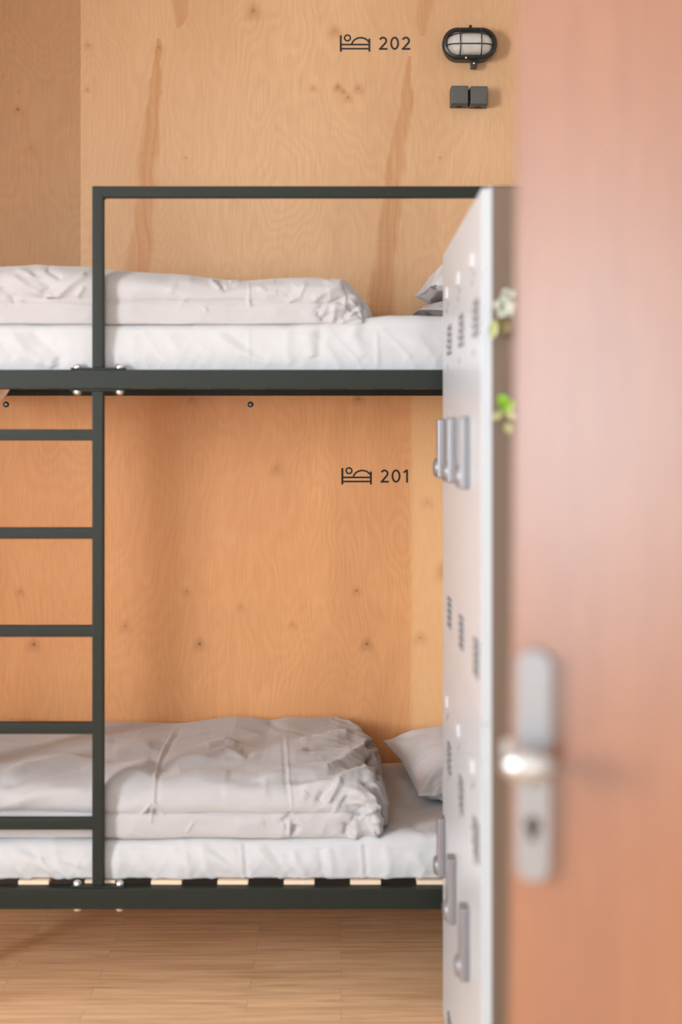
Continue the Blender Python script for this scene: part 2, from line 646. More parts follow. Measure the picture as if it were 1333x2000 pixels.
# ------------------------------------------------------------------ the room
DY0, DY1, DH = 0.34, 1.325, 2.10      # doorway in the right wall
struct(MB().box(XL - 0.12, XR + 0.12, YF - 0.12, WALL + 0.12, -0.10, 0).build('floor', M['floor'], smooth=False))
struct(MB().box(XL - 0.12, XR + 0.12, YF - 0.12, WALL + 0.12, HC, HC + 0.10).build('ceiling', M['ceiling'], smooth=False))
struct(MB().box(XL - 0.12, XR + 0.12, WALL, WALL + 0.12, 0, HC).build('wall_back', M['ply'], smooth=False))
wl = MB()
wl.box(XL - 0.12, XL, YF, WIN_A[0], 0, HC)
wl.box(XL - 0.12, XL, WIN_A[1], WALL, 0, HC)
wl.box(XL - 0.12, XL, WIN_A[0], WIN_A[1], 0, WIN_A[2])
wl.box(XL - 0.12, XL, WIN_A[0], WIN_A[1], WIN_A[3], HC)
struct(wl.build('wall_left', M['plaster'], smooth=False))
wr_ = MB()
wr_.box(XR, XR + 0.12, YF, DY0, 0, HC)
wr_.box(XR, XR + 0.12, DY1, WALL, 0, HC)
wr_.box(XR, XR + 0.12, DY0, DY1, DH, HC)
struct(wr_.build('wall_right', M['plaster'], smooth=False))
wf = MB()
wf.box(XL - 0.12, WIN_B[0], YF - 0.12, YF, 0, HC)
wf.box(WIN_B[1], XR + 0.12, YF - 0.12, YF, 0, HC)
wf.box(WIN_B[0], WIN_B[1], YF - 0.12, YF, 0, WIN_B[2])
wf.box(WIN_B[0], WIN_B[1], YF - 0.12, YF, WIN_B[3], HC)
struct(wf.build('wall_front', M['plaster'], smooth=False))
struct(MB().box(XL, XR, WALL - 0.004, WALL, 0, 0.065, 0.001).build('shade_strip_back', M['under_bed_shade']))  # added dark strip, paints the under-bed shade seen between the slats
# door lining
tr = MB()
tr.box(XR - 0.012, XR + 0.13, DY0, DY0 + 0.035, 0, DH, 0.003)
tr.box(XR + 0.002, XR + 0.13, DY1 - 0.035, DY1, 0, DH, 0.003)
tr.box(XR - 0.012, XR + 0.13, DY0 + 0.035, DY1 - 0.035, DH - 0.035, DH, 0.003)
struct(tr.build('trim_1', M['alu']))


def window(name, box):
    """frame and pane in an opening; box(u0, u1, d0, d1, z0, z1) returns the six box limits"""
    u0, u1, z0, z1 = box[1]
    B = box[0]
    w = bpy.data.objects.new(name, None)
    C.objects.link(w)
    lim = B(u0, u1, -0.06, 0.0, z0, z1)
    w.location = ((lim[0] + lim[1]) / 2, (lim[2] + lim[3]) / 2, z0)
    ORIGIN[w.name] = tuple(w.location)
    struct(w)
    m = MB()
    m.box(*B(u0, u0 + 0.05, -0.09, -0.03, z0, z1), 0.004)
    m.box(*B(u1 - 0.05, u1, -0.09, -0.03, z0, z1), 0.004)
    m.box(*B(u0 + 0.05, u1 - 0.05, -0.09, -0.03, z0, z0 + 0.05), 0.004)
    m.box(*B(u0 + 0.05, u1 - 0.05, -0.09, -0.03, z1 - 0.05, z1), 0.004)
    m.build('window_frame', M['alu'], w)
    MB().box(*B(u0 + 0.05, u1 - 0.05, -0.066, -0.060, z0 + 0.05, z1 - 0.05)).build('window_pane', M['pane'], w, smooth=False)


window('window_1', (lambda a, b, d0, d1, z0, z1: (XL + d0, XL + d1, a, b, z0, z1), WIN_A))
window('window_2', (lambda a, b, d0, d1, z0, z1: (a, b, YF + d0, YF + d1, z0, z1), WIN_B))

# ------------------------------------------------------------------ bunk bed frame
BX0, BX1 = -1.10, 0.93
UT, UB = CZ + 0.1475, CZ + 0.1005      # upper side rail top / bottom
LT, LB = CZ - 1.1190, CZ - 1.1700      # lower side rail
PXc = -0.5955                          # ladder post
PW = 0.0275
bed = thing('bunk_bed', 'dark green-grey steel bunk bed frame with ladder against the plywood wall', 'bunk bed', (0, BED, 0))


def bed_part(name, mb, mat='frame', parent=bed, **kw):
    return mb.build(name, M[mat], parent, **kw)


RD = 0.04
bk0, bk1 = WALL - 0.045, WALL - 0.005
for zt, zb in ((UT, UB), (LT, LB)):
    bed_part('side_rail', MB().box(BX0, BX1, BED, BED + RD, zb, zt, 0.0035))
    bed_part('side_rail', MB().box(BX0, BX1, bk0, bk1, zb + 0.004, zt, 0.0035))
    for xx in (BX0, BX1 - 0.04):
        bed_part('end_rail', MB().box(xx, xx + 0.04, BED + RD, bk0, zb, zt, 0.0035))
# corner legs
for xx in (BX0 - 0.04, BX1):
    for yy in (BED, bk0):
        bed_part('leg', MB().box(xx, xx + 0.04, yy, yy + 0.04, 0, UT + 0.02, 0.003))
# slats of the lower and the upper bunk
ss = (0.1635, 0.0755, 0.0105)
for zt in (LT, UT - 0.024):
    for k in range(-2, 10):
        xc = -0.757 + k * ss[0]
        if xc - 0.04 < BX0 + 0.02 or xc + 0.04 > BX1 - 0.02:
            continue
        bed_part('slat', MB().box(xc - ss[1] / 2, xc + ss[1] / 2, BED + (0.027 if zt == LT else RD), (bk1 - 0.005 if zt == LT else bk0), zt + 0.0005, zt + ss[2], 0.002), 'slat')

# ladder: two posts, five rungs
py0 = BED + 0.006
LPX = PXc - 0.47
for xc in (PXc, LPX):
    bed_part('ladder_post', MB().box(xc - PW / 2, xc + PW / 2, py0, py0 + PW, LT + 0.005, UB - 0.005, 0.0035))
for zc in (-0.012, -0.2525, -0.4925, -0.7300, -0.9640):
    bed_part('rung', MB().box(LPX + PW / 2 - 0.002, PXc - PW / 2 + 0.002, py0 + 0.0005, py0 + PW - 0.0005, CZ + zc - 0.0138, CZ + zc + 0.0138, 0.0035))

# mounting plates with bolts
PL = 0.066


def plate(xc, zt, zb, up):
    p = bed_part('mounting_plate', MB().box(xc - PL, xc + PL, BED + 0.003, BED + 0.037, zb, zt, 0.0015))
    return p


def bolt(xc, z, up, parent):
    s = 1 if up else -1
    prof = [(0.0105, 0.0), (0.0105, 0.0022 * s), (0.0098, 0.0055 * s), (0.0072, 0.0088 * s), (0.0038, 0.0102 * s), (0.0, 0.0106 * s)]
    bed_part('bolt', MB().lathe(prof, (xc, BED + 0.018, z), (0, 0, 1), 20), 'zinc', parent)


for xc in (PXc, LPX):
    a = plate(xc, UT + 0.005, UT, True)
    b = plate(xc, UB, UB - 0.005, False)
    c = plate(xc, LT + 0.005, LT, True)
    for q in (-0.052, 0.052):
        bolt(xc + q, UT + 0.005, True, a)
        bolt(xc + q, UB - 0.005, False, b)
        bolt(xc + q, LT + 0.005, True, c)
        bolt(xc + q, LB, False, c)

# guard rail of the upper bunk: post, top bar, far post
GT = CZ + 0.597
gr = MB()
r0 = 0.014
gxL, gxR = PXc - PW / 2, 0.90
gr.box(gxL, gxL + PW, py0, py0 + PW, UT + 0.005, GT, 0.003)
gr.box(gxL + PW - 0.003, gxR, py0 + 0.0004, py0 + PW - 0.0004, GT - PW, GT - 0.0003, 0.003)
gr.box(gxR - PW, gxR, py0, py0 + PW, UT + 0.001, GT - PW + 0.003, 0.003)
# small weld fillet in the corner
fil = [(gxL + PW - 0.002, GT - PW + 0.002), (gxL + PW - 0.002, GT - PW - 0.006)]
for k in range(5):
    a = math.pi - k / 4 * math.pi / 2
    fil.append((gxL + PW + 0.006 + 0.006 * math.cos(a), GT - PW - 0.006 + 0.006 * math.sin(a)))
fil.append((gxL + PW + 0.006, GT - PW + 0.002))
gr.prism(fil, py0 + 0.003, py0 + PW - 0.003)
bed_part('guard_rail', gr)
for zt in (UT,):
    pass

# ------------------------------------------------------------------ mattresses
def mattress(name_z, z0, z1, front, strokes, label, seed, sag):
    """rounded slab under a fitted sheet, wrinkled on its front"""
    nu, nv = 420, 150
    X = np.linspace(BX0 + 0.044, BX1 - 0.044, nu)
    r = 0.028
    y0, y1 = front, bk0 - 0.003
    # section: bottom front -> up -> top -> back -> down -> bottom
    sec = []
    for k in range(14):
        a = k / 13 * math.pi / 2
        sec.append((y0 + 0.012 - 0.012 * math.sin(a), z0 + 0.012 - 0.012 * math.cos(a)))
    for k in range(1, 52):
        t = k / 52
        sec.append((y0 - 0.006 * math.sin(math.pi * t), z0 + 0.012 + (z1 - r - z0 - 0.012) * t))
    for k in range(18):
        a = k / 17 * math.pi / 2
        sec.append((y0 + r - r * math.cos(a), z1 - r + r * math.sin(a)))
    for k in range(1, 40):
        sec.append((y0 + r + (y1 - y0 - 2 * r) * k / 40, z1))
    for k in range(10):
        a = k / 9 * math.pi / 2
        sec.append((y1 - r + r * math.sin(a), z1 - r + r * math.cos(a)))
    for k in range(1, 8):
        sec.append((y1, z1 - r - (z1 - r - z0) * k / 8))
    for k in range(0, 11):
        sec.append((y1 - (y1 - y0 - 0.012) * k / 11, z0))
    sec = np.array(sec)
    nv = len(sec)
    P = np.zeros((nu, nv, 3))
    e = np.minimum(X - X[0], X[-1] - X) / 0.03
    e = np.sqrt(np.clip(1 - (1 - np.clip(e, 0, 1)) ** 2, 0, 1))
    P[..., 0] = X[:, None]
    P[..., 1] = sec[None, :, 0]
    zc = (z0 + z1) / 2
    P[..., 2] = np.where(sec[None, :, 1] > zc, zc + (sec[None, :, 1] - zc) * (0.6 + 0.4 * e[:, None]), sec[None, :, 1])
    P[..., 2] += np.where(sec[None, :, 1] > z0, np.clip((sec[None, :, 1] - z0) / (z1 - z0), 0, 1) ** 1.5, 0) * sag(X)[:, None]
    n = normals(P, True)
    if n[nu // 2, 30, 1] > 0:
        n = -n
    u = P[..., 0]
    zz = P[..., 2] - z0
    frontm = np.clip((y0 + 0.06 - P[..., 1]) / 0.05, 0, 1)
    low = np.clip(1.2 - zz / 0.10, 0.15, 1.1)
    # pulls of the fitted sheet: slanted ridges that gather towards the bottom edge
    sl = u * 13 + zz * 9 + 0.6 * vnoise(u * 4, zz * 8, seed + 5)
    h = 0.0042 * ridge(sl, zz * 3 + 3, seed) * low * (0.3 + 0.9 * np.clip(vnoise(u * 3.1, zz * 0 + .5, seed + 9) + 0.4, 0, 1))
    h += 0.0030 * fbm(u * 7, zz * 6 + P[..., 1] * 5, seed + 2, 3)
    h += 0.0010 * ridge(u * 26 - zz * 16, zz * 5, seed + 3) * low
    h = h * (0.25 + 0.75 * frontm)
    top = 1 - frontm
    h += top * (0.004 * fbm(u * 5, P[..., 1] * 6, seed + 7, 3) + 0.0025 * ridge(u * 4 + P[..., 1] * 5, P[..., 1] * 7 - u * 3, seed + 8))
    bot = sec[None, :, 1] < z0 + 0.004
    h = np.where(bot, 0, h)
    h += np.where(bot, 0, folds(P, n, strokes, 0.05, 1.0))
    P = P + n * h[..., None]
    P[..., 2] = np.maximum(P[..., 2], z0)
    me = grid_mesh('mattress', P, True, True)
    t = thing('mattress', label, 'mattress', (0, (y0 + y1) / 2, z0), 'sheeted mattresses of the bunk bed')
    o = link('fitted_sheet', me, M['sheet'], t, angle=180)
    return t


def sag_up(X):
    # a little lower under the duvet, full height by the pillow
    return -0.020 * np.clip((0.12 - X) / 0.25, 0, 1)


def sag_lo(X):
    return -0.012 * np.clip((0.12 - X) / 0.2, 0, 1)


up_strokes = [
    ([(485, 640), (487, 718)], 3, 2.0),
    ([(420, 655), (470, 690), (540, 712)], 9, 3.5), ([(440, 645), (500, 690), (530, 705)], 8, -2.5),
    ([(600, 650), (612, 700)], 14, 4.0), ([(628, 640), (622, 705)], 9, -4.0),
    ([(700, 630), (690, 660), (715, 700)], 12, 5.0), ([(735, 650), (738, 712)], 4, 2.5),
    ([(560, 640), (566, 715)], 10, 2.5), ([(790, 650), (840, 690), (875, 700)], 12, 2.5),
    ([(20, 650), (50, 690), (90, 712)], 12, 6.0), ([(60, 645), (110, 690), (130, 712)], 10, -5.0),
    ([(95, 705), (105, 717)], 7, 6.0), ([(112, 700), (120, 717)], 6, -4.0),
    ([(0, 670), (30, 700)], 8, -4.0), ([(330, 650), (350, 700)], 12, 2.0), ([(260, 650), (262, 714)], 10, 2.0)]
lo_strokes = [
    ([(470, 1645), (476, 1722)], 2.2, 2.5), ([(478, 1645), (483, 1722)], 4, -2.5),
    ([(704, 1645), (710, 1722)], 2.5, 2.5), ([(713, 1645), (718, 1722)], 4, -2.5),
    ([(390, 1655), (440, 1690), (470, 1712)], 8, 3.5), ([(410, 1650), (455, 1690)], 6, -2.5),
    ([(330, 1650), (380, 1695), (400, 1715)], 9, 3.0), ([(500, 1655), (535, 1690), (560, 1715)], 8, 3.5),
    ([(520, 1650), (550, 1685)], 6, -3.0), ([(570, 1660), (580, 1690), (600, 1715)], 8, 3.0),
    ([(640, 1655), (650, 1700), (640, 1718)], 9, 3.5), ([(625, 1655), (632, 1705)], 6, -2.5),
    ([(755, 1650), (760, 1700), (750, 1720)], 9, 3.0), ([(810, 1660), (830, 1700), (815, 1720)], 10, 3.0),
    ([(20, 1660), (80, 1690), (150, 1715)], 10, 3.5), ([(40, 1652), (120, 1690), (180, 1705)], 7, -3.0),
    ([(225, 1665), (260, 1690), (275, 1712)], 9, 3.0), ([(115, 1712), (120, 1724)], 5, 4.0),
    ([(770, 1620), (830, 1630), (870, 1640)], 8, 2.5), ([(800, 1605), (850, 1640)], 7, -2.0),
    ([(760, 1530), (800, 1570), (880, 1600)], 14, -4.0), ([(765, 1500), (800, 1540)], 10, 3.0)]
mu = mattress('u', UT - 0.012, CZ + 0.283, BED + 0.0415, up_strokes,
              'white sheeted mattress on the upper bunk above the green rail', 11, sag_up)
ml = mattress('l', LT + ss[2] + 0.001, CZ - 1.000, BED + 0.0380, lo_strokes,
              'white sheeted mattress on the lower bunk, resting on pale slats', 37, sag_lo)

# a corner of cloth hanging below the upper mattress at the left
U, V = np.meshgrid(np.linspace(0, 1, 30), np.linspace(0, 1, 30), indexing='ij')
xr = sx(21, 3.62)
wid = 0.10 * (1 - V ** 1.6) + 0.004
P = np.stack([xr - 0.006 * V - wid * 0 - 0.13 * U * (1 - 0.35 * V) - 0.012 * V * V,
              3.62 + 0.008 * np.sin(U * 9 + V * 2),
              sz(750, 3.62) - (0.005 + 0.05 * V) * (0.55 + 0.45 * np.sqrt(np.clip(U * 3, 0, 1)))], -1)
Pb = P + np.array([0, 0.003, 0])
ring_ = np.concatenate([P, Pb[:, ::-1]], 1)
link('hanging_sheet_corner', grid_mesh('hanging_sheet_corner', ring_, True, True), M['peach_cloth'], mu, angle=180)['label'] = 'peach cloth corner hanging below the rail'

# ------------------------------------------------------------------ duvets
def duvet(zb, yf, xl, xr_of, hf, top_of, depth, strokes, label, seed, crease, ends, tucks, cd=0.013, gain=1.3):
    nu, nv = 460, 230
    hl = crease
    sec = []
    up = hf - hl
    for k in range(34):                      # lower layer, softly rounded front
        t = k / 33
        c = max(0.0, 1 - abs(2 * t - 1) ** 3.2)
        sec.append((0.004 + cd * (1 - c ** 0.5), hl * t, 0 if t < 0.5 else 1))
    for k in range(1, 20):                   # upper layer bulges back out ...
        t = k / 20
        sec.append((0.004 + cd * (1 - math.sin(math.pi / 2 * t) ** 0.6), hl + up * 0.30 * t, 1))
    for k in range(40):                      # ... and rolls over to the top
        a = k / 39 * math.pi / 2
        sec.append((0.004 + 0.085 * (1 - math.cos(a)) ** 1.15, hl + up * (0.30 + 0.70 * math.sin(a)), 1))
    for k in range(1, 90):
        sec.append((0.089 + (depth - 0.089 - 0.06) * k / 90, hf, 1))
    for k in range(24):
        a = k / 23 * math.pi
        sec.append((depth - 0.06 + 0.06 * math.sin(a), hf / 2 + hf / 2 * math.cos(a), 1))
    for k in range(1, 20):
        sec.append((depth - 0.06 - (depth - 0.094) * k / 20, 0, 0))
    sec = np.array(sec)
    nv = len(sec)
    w = np.linspace(0, 1, nu)
    w = 1 - (1 - w) ** 1.35                   # finer towards the open end
    yy = np.repeat(sec[None, :, 0], nu, 0)
    hh = np.repeat(sec[None, :, 1], nu, 0)
    XR_ = xr_of(sec[:, 0], sec[:, 1])[None, :]
    X = xl + (XR_ - xl) * w[:, None]
    # thickness falls off at the end
    e = np.clip((XR_ - X) / ends, 0, 1)
    e = (1 - (1 - e) ** 2.4) ** 0.5
    topfac = top_of(X, yy) / hf
    P = np.stack([X, yf + yy, zb + hh * np.where(hh > hl, topfac, np.minimum(1, topfac)) * (0.16 + 0.84 * e)], -1)
    n = normals(P, True)
    if n[nu // 2, 110, 2] < 0:
        n = -n
    s = np.r_[0, np.cumsum(np.hypot(np.diff(sec[:, 0]), np.diff(sec[:, 1])))][None, :]
    nearend = np.exp(-np.clip(XR_ - X, 0, None) / 0.11)
    h = 0.0105 * fbm(X * 3.2, s * 4.2 + 0 * X, seed, 2)
    h += 0.0034 * ridge(X * 4 + s * 2.2, s * 7.5 - X * 1.5, seed + 1)
    h += 0.0006 * ridge(X * 11 - s * 5, s * 9 + X * 3, seed + 2)
    h += nearend * (0.008 * ridge(X * 3.5 + 1.5 * vnoise(X * 7, s * 7, seed + 6), s * 15, seed + 3) + 0.008 * fbm(X * 16, s * 20, seed + 4, 3) - 0.004)
    bot = (sec[:, 1] < 0.002)[None, :]
    h = np.where(bot, 0, h)
    h = h + np.where(bot, 0, folds(P, n, strokes, 0.08, gain))
    P = P + n * h[..., None]
    for (tpx, tpy, rad, dep) in tucks:       # deep tucks in the gathered end
        px = CX + P[..., 0] / P[..., 1] * F
        py = HY + (CZ - P[..., 2]) / P[..., 1] * F
        V_ = np.array([0, 0, CZ]) - P
        m = ((n * V_).sum(-1) > 0) & ~bot
        g_ = np.exp(-(((px - tpx) / rad[0]) ** 2 + ((py - tpy) / rad[1]) ** 2)) * m
        P[..., 0] -= g_ * dep * 0.9
        P[..., 2] -= g_ * dep * 0.5
    P[..., 2] = np.maximum(P[..., 2], zb)
    P[..., 1] = np.minimum(P[..., 1], WALL - 0.012)
    me = grid_mesh('duvet', P, True, True)
    o = link('duvet', me, M['duvet'], None, angle=180)
    return tag(o, label, 'duvet', 'folded duvets on the bunks')


def interp(x, xs, ys): return np.interp(x, xs, ys)


# lower duvet
zbl = CZ - 1.000 - 0.012 + 0.001
lower_top = ([-1.1, -0.75, -0.62, -0.575, -0.49, -0.40, -0.31, -0.21, -0.19, -0.155, -0.01, 0.05, 0.11],
             [0.120, 0.122, 0.126, 0.130, 0.126, 0.132, 0.137, 0.126, 0.129, 0.137, 0.137, 0.128, 0.10])


def lo_top(X, y):
    back = interp(X, *lower_top)
    t = np.clip((y - 0.10) / 0.55, 0, 1)
    return 0.146 * (1 - t) + (back + 0.012) * t


def lo_end(y, z):
    base = interp(y, [0, 0.05, 0.10, 0.20, 0.33, 0.45, 0.58, 0.68, 0.75, 0.8], [0.088, 0.110, 0.115, 0.104, 0.122, 0.108, 0.104, 0.09, 0.055, 0.03])
    return base


lo_f = [
    ([(345, 1412), (326, 1452), (310, 1490), (303, 1512), (300, 1580)], 2.2, 1.8),
    ([(352, 1420), (334, 1456), (318, 1490), (311, 1512), (308, 1575)], 4, -2.2),
    ([(560, 1440), (563, 1500), (570, 1560), (569, 1588)], 2.2, 1.6),
    ([(553, 1440), (556, 1500), (562, 1560)], 4, -1.8),
    ([(298, 1566), (276, 1588)], 3, 3.0), ([(300, 1566), (326, 1590)], 3, 3.0), ([(298, 1575), (296, 1606)], 3, 2.5), ([(287, 1583), (312, 1586)], 6, -6.0),
    ([(570, 1588), (556, 1600), (548, 1604)], 4, -6.0), ([(566, 1600), (566, 1632)], 4, 4.0), ([(574, 1626), (582, 1612)], 6, -8.0), ([(550, 1600), (556, 1618)], 3, 3.0),
    ([(330, 1494), (400, 1482), (440, 1466), (475, 1480), (520, 1474)], 6, 5.0), ([(350, 1508), (430, 1492), (500, 1500)], 9, -4.0),
    ([(400, 1462), (440, 1446), (466, 1458)], 9, 6.0), ([(470, 1465), (490, 1478)], 7, -4.0),
    ([(205, 1574), (255, 1548), (300, 1512), (350, 1497)], 15, -9.0), ([(206, 1530), (260, 1505), (300, 1490)], 18, 6.0),
    ([(206, 1490), (300, 1490), (330, 1500)], 7, -4.0), ([(220, 1470), (300, 1462)], 12, 4.0),
    ([(0, 1537), (60, 1515), (150, 1500), (180, 1497)], 9, -6.0), ([(0, 1520), (50, 1497), (120, 1482), (178, 1472)], 10, 6.0),
    ([(0, 1476), (80, 1470), (175, 1472)], 8, -4.0), ([(20, 1570), (100, 1545), (175, 1540)], 14, 5.0),
    ([(500, 1520), (560, 1506), (640, 1500), (690, 1474), (728, 1446)], 7, 9.0),
    ([(580, 1538), (650, 1533), (700, 1512), (736, 1494)], 7, 9.0), ([(560, 1524), (640, 1517), (700, 1492), (730, 1474)], 8, -7.0),
    ([(640, 1567), (655, 1545), (668, 1528)], 6, 8.0), ([(622, 1566), (634, 1545)], 8, -7.0),
    ([(668, 1560), (690, 1575), (712, 1588)], 14, -9.0), ([(706, 1592), (735, 1577), (752, 1567)], 6, 8.0),
    ([(585, 1447), (640, 1446), (690, 1432)], 7, 5.0), ([(590, 1470), (650, 1462), (700, 1448)], 9, -5.0), ([(640, 1435), (665, 1430), (680, 1440)], 5, 4.0),
    ([(524, 1414), (560, 1424), (620, 1440)], 5, -5.0),
    ([(680, 1606), (676, 1632)], 7, -8.0), ([(695, 1600), (694, 1640)], 9, 6.0), ([(728, 1600), (734, 1636)], 7, 6.0), ([(716, 1596), (742, 1604)], 6, 5.0),
    ([(610, 1530), (660, 1518), (705, 1500)], 10, 5.0), ([(560, 1480), (640, 1478), (700, 1462)], 12, 5.0), ([(690, 1545), (712, 1560), (745, 1562)], 7, 6.0), ([(648, 1580), (690, 1600)], 12, 5.0),
    ([(460, 1610), (520, 1604)], 12, 3.0), ([(210, 1450), (280, 1440), (330, 1448)], 10, -5.0), ([(390, 1425), (470, 1432), (540, 1428)], 10, -4.0), ([(440, 1512), (520, 1530)], 14, -4.0),
    ([(590, 1560), (600, 1548)], 8, 4.0), ([(575, 1610), (640, 1622)], 14, 4.0),
    ([(430, 1545), (530, 1540)], 20, 4.0), ([(365, 1626), (378, 1606)], 3, 2.0)]
duvet(zbl, BED + 0.040, BX0 + 0.06, lo_end, 0.146, lo_top, 0.80, lo_f,
      'folded white duvet on the lower bunk, its rumpled end toward the pillow', 51, 0.062, 0.05,
      [(728, 1452, (9, 7), .03), (738, 1484, (16, 9), .045), (724, 1528, (10, 6), .03), (744, 1512, (6, 10), .02)])

# upper duvet
zbu = CZ + 0.283 - 0.021
upper_top = ([-1.1, -0.84, -0.75, -0.65, -0.58, -0.45, -0.35, -0.15, -0.05, 0.0, 0.04, 0.07],
             [0.150, 0.152, 0.151, 0.145, 0.136, 0.126, 0.121, 0.120, 0.117, 0.112, 0.100, 0.085])


def up_top(X, y):
    t = np.clip((y - 0.10) / 0.5, 0, 1)
    return interp(X, *upper_top) * (1 - 0.08 * t)


def up_end(y, z):
    return interp(y, [0, 0.05, 0.15, 0.4, 0.7], [0.050, 0.072, 0.075, 0.07, 0.05])


up_f = [
    ([(0, 588), (60, 586), (180, 592), (300, 588), (480, 588), (560, 590)], 4, -1.5),
    ([(20, 540), (60, 566), (110, 582)], 8, 9.0), ([(60, 530), (100, 560), (80, 580)], 8, -9.0), ([(110, 580), (140, 555), (170, 535)], 7, 9.0),
    ([(0, 560), (30, 585), (20, 592)], 7, -9.0), ([(90, 525), (120, 545)], 6, -7.0), ([(150, 580), (165, 560)], 6, 6.0), ([(30, 525), (90, 548)], 5, 5.0),
    ([(60, 606), (130, 612), (170, 616)], 8, -3.0), ([(10, 575), (22, 590), (50, 588)], 5, 6.0),
    ([(330, 575), (345, 550), (380, 548)], 8, 5.0), ([(410, 545), (432, 562)], 5, 6.0), ([(420, 540), (440, 565), (460, 550)], 5, -6.0), ([(448, 548), (470, 542)], 5, 5.0),
    ([(486, 545), (487, 600)], 2.6, 3.0), ([(484, 585), (492, 598)], 4, 4.0), ([(350, 600), (365, 580)], 6, 3.0), ([(398, 598), (404, 610)], 4, 3.0),
    ([(505, 560), (522, 575), (545, 572)], 6, 6.0), ([(535, 548), (560, 545)], 8, -4.0), ([(560, 590), (585, 578), (598, 555)], 6, 6.0), ([(575, 560), (560, 580)], 7, -5.0),
    ([(610, 585), (640, 570), (672, 562)], 6, 8.0), ([(620, 600), (650, 590), (690, 575)], 6, -8.0), ([(625, 620), (640, 595), (680, 600)], 6, 8.0),
    ([(650, 628), (655, 600)], 6, 7.0), ([(668, 625), (690, 600), (712, 590)], 6, -8.0), ([(680, 615), (710, 600)], 5, 8.0), ([(640, 550), (690, 560), (714, 575)], 6, 6.0), ([(620, 610), (635, 625)], 5, -8.0)]
duvet(zbu, BED + 0.0415, BX0 + 0.06, up_end, 0.124, up_top, 0.78, up_f,
      'folded white duvet on the upper bunk, behind the ladder post', 83, 0.055, 0.085,
      [(715, 583, (6, 5), .02), (716, 597, (6, 4), .02), (690, 620, (8, 5), .012)], 0.0055, 0.85)


# ------------------------------------------------------------------ pillows
def pillow(corner, ux, uy, w, d, hgt, strokes, label, seed, floor_z, tilt=(0, 0, 1), top_z=9.0):
    """knife-edged pillow: corner + ux*w + uy*d, puffed along tilt"""
    nu, nv = 150, 120
    a = np.linspace(-1, 1, nu)
    b = np.linspace(-1, 1, nv)
    A, B = np.meshgrid(a, b, indexing='ij')
    ux, uy, tl = (np.array(v, float) / np.linalg.norm(v) for v in (ux, uy, tilt))
    c = np.array(corner, float) + ux * w / 2 + uy * d / 2
    # edges bow inwards between the corners
    Ax = A * (1 - 0.07 * (1 - B * B) * 1.0 * np.abs(A) ** 3)
    By = B * (1 - 0.06 * (1 - A * A) * 1.0 * np.abs(B) ** 3)
    prof = (np.clip(1 - np.abs(A) ** 2.6, 0, 1) ** 0.62) * (np.clip(1 - np.abs(B) ** 2.6, 0, 1) ** 0.62)
    # radial puckers from corners and along the seam
    pk = np.zeros_like(A)
    for ca in (-1, 1):
        for cb in (-1, 1):
            dx, dy = (A - ca) * w / 2, (B - cb) * d / 2
            r = np.hypot(dx, dy)
            th = np.arctan2(np.abs(dy), np.abs(dx))
            pk += np.sin(th * 9 + ca * 1.7 + cb * 2.3 + seed) * np.exp(-((r - 0.08) / 0.07) ** 2) * 0.008
    edge = np.exp(-(1 - np.maximum(np.abs(A), np.abs(B))) / 0.12)
    pk += edge * 0.006 * vnoise(A * 9, B * 9, seed + 1)
    pk += 0.006 * fbm(A * 2.2, B * 2.2, seed + 2, 3) * prof
    shells = []
    for sgn in (1, -1):
        H = prof * hgt / 2 * (1.15 if sgn > 0 else 0.85) + pk * np.clip(prof * 3, 0, 1)
        H = np.maximum(H, 0.0015)
        S = c + ux * (Ax * w / 2)[..., None] + uy * (By * d / 2)[..., None] + tl * (sgn * H)[..., None]
        n = normals(S)
        if (n[nu // 2, nv // 2] @ tl) * sgn < 0:
            n = -n
        S = S + n * folds(S, n, strokes, 0.08)[..., None]
        shells.append(S)
    T, Bt = shells
    Bt[..., 2] = np.maximum(Bt[..., 2], floor_z)
    T[..., 2] = np.maximum(T[..., 2], floor_z + 0.001)
    for S in shells:
        S[..., 1] = np.minimum(S[..., 1], WALL - 0.01)
        S[..., 2] = np.minimum(S[..., 2], top_z)
    ring = np.concatenate([T, Bt[:, ::-1]], 1)
    me = grid_mesh('pillow', ring, True, True)
    o = link('pillow', me, M['pillowcase'], None, angle=180)
    return tag(o, label, 'pillow', 'pillows at the head of the bunks')


zml = CZ - 1.000
pillow((0.125, 4.24, zml + 0.074), (1, 0.10, -0.03), (0.16, -1, -0.075), 0.66, 0.50, 0.175,
       [([(880, 1490), (845, 1515), (822, 1540)], 5, 5.0), ([(880, 1508), (850, 1530), (838, 1550)], 8, -6.0),
        ([(858, 1520), (850, 1556)], 5, 4.0), ([(866, 1530), (862, 1560)], 5, -4.0)],
       'plump white pillow on the lower bunk, beside the rumpled duvet end', 5, zml + 0.006)
zmu = CZ + 0.283
pillow((0.214, 4.22, zmu + 0.112), (1, 0.02, 0.10), (0.04, -1, -0.03), 0.62, 0.46, 0.205,
       [([(848, 552), (852, 575)], 4, -5.0), ([(842, 560), (836, 572)], 6, 4.0)],
       'propped white pillow on the upper bunk, tilted with its corner up', 9, zmu + 0.088, (-0.10, 0, 1))
pillow((0.190, 4.22, zmu + 0.045), (1, 0.02, 0.02), (0.03, -1, -0.02), 0.60, 0.46, 0.076,
       [], 'flat white pillow lying beneath the tilted one on the upper bunk', 14, zmu + 0.005, top_z=zmu + 0.086)

# ------------------------------------------------------------------ signs on the wall
K = WALL / F


def arc(cx, cz, rx, rz, a0, a1, n=24):
    return [(cx + rx * math.cos(math.radians(a0 + (a1 - a0) * k / n)), cz + rz * math.sin(math.radians(a0 + (a1 - a0) * k / n))) for k in range(n + 1)]


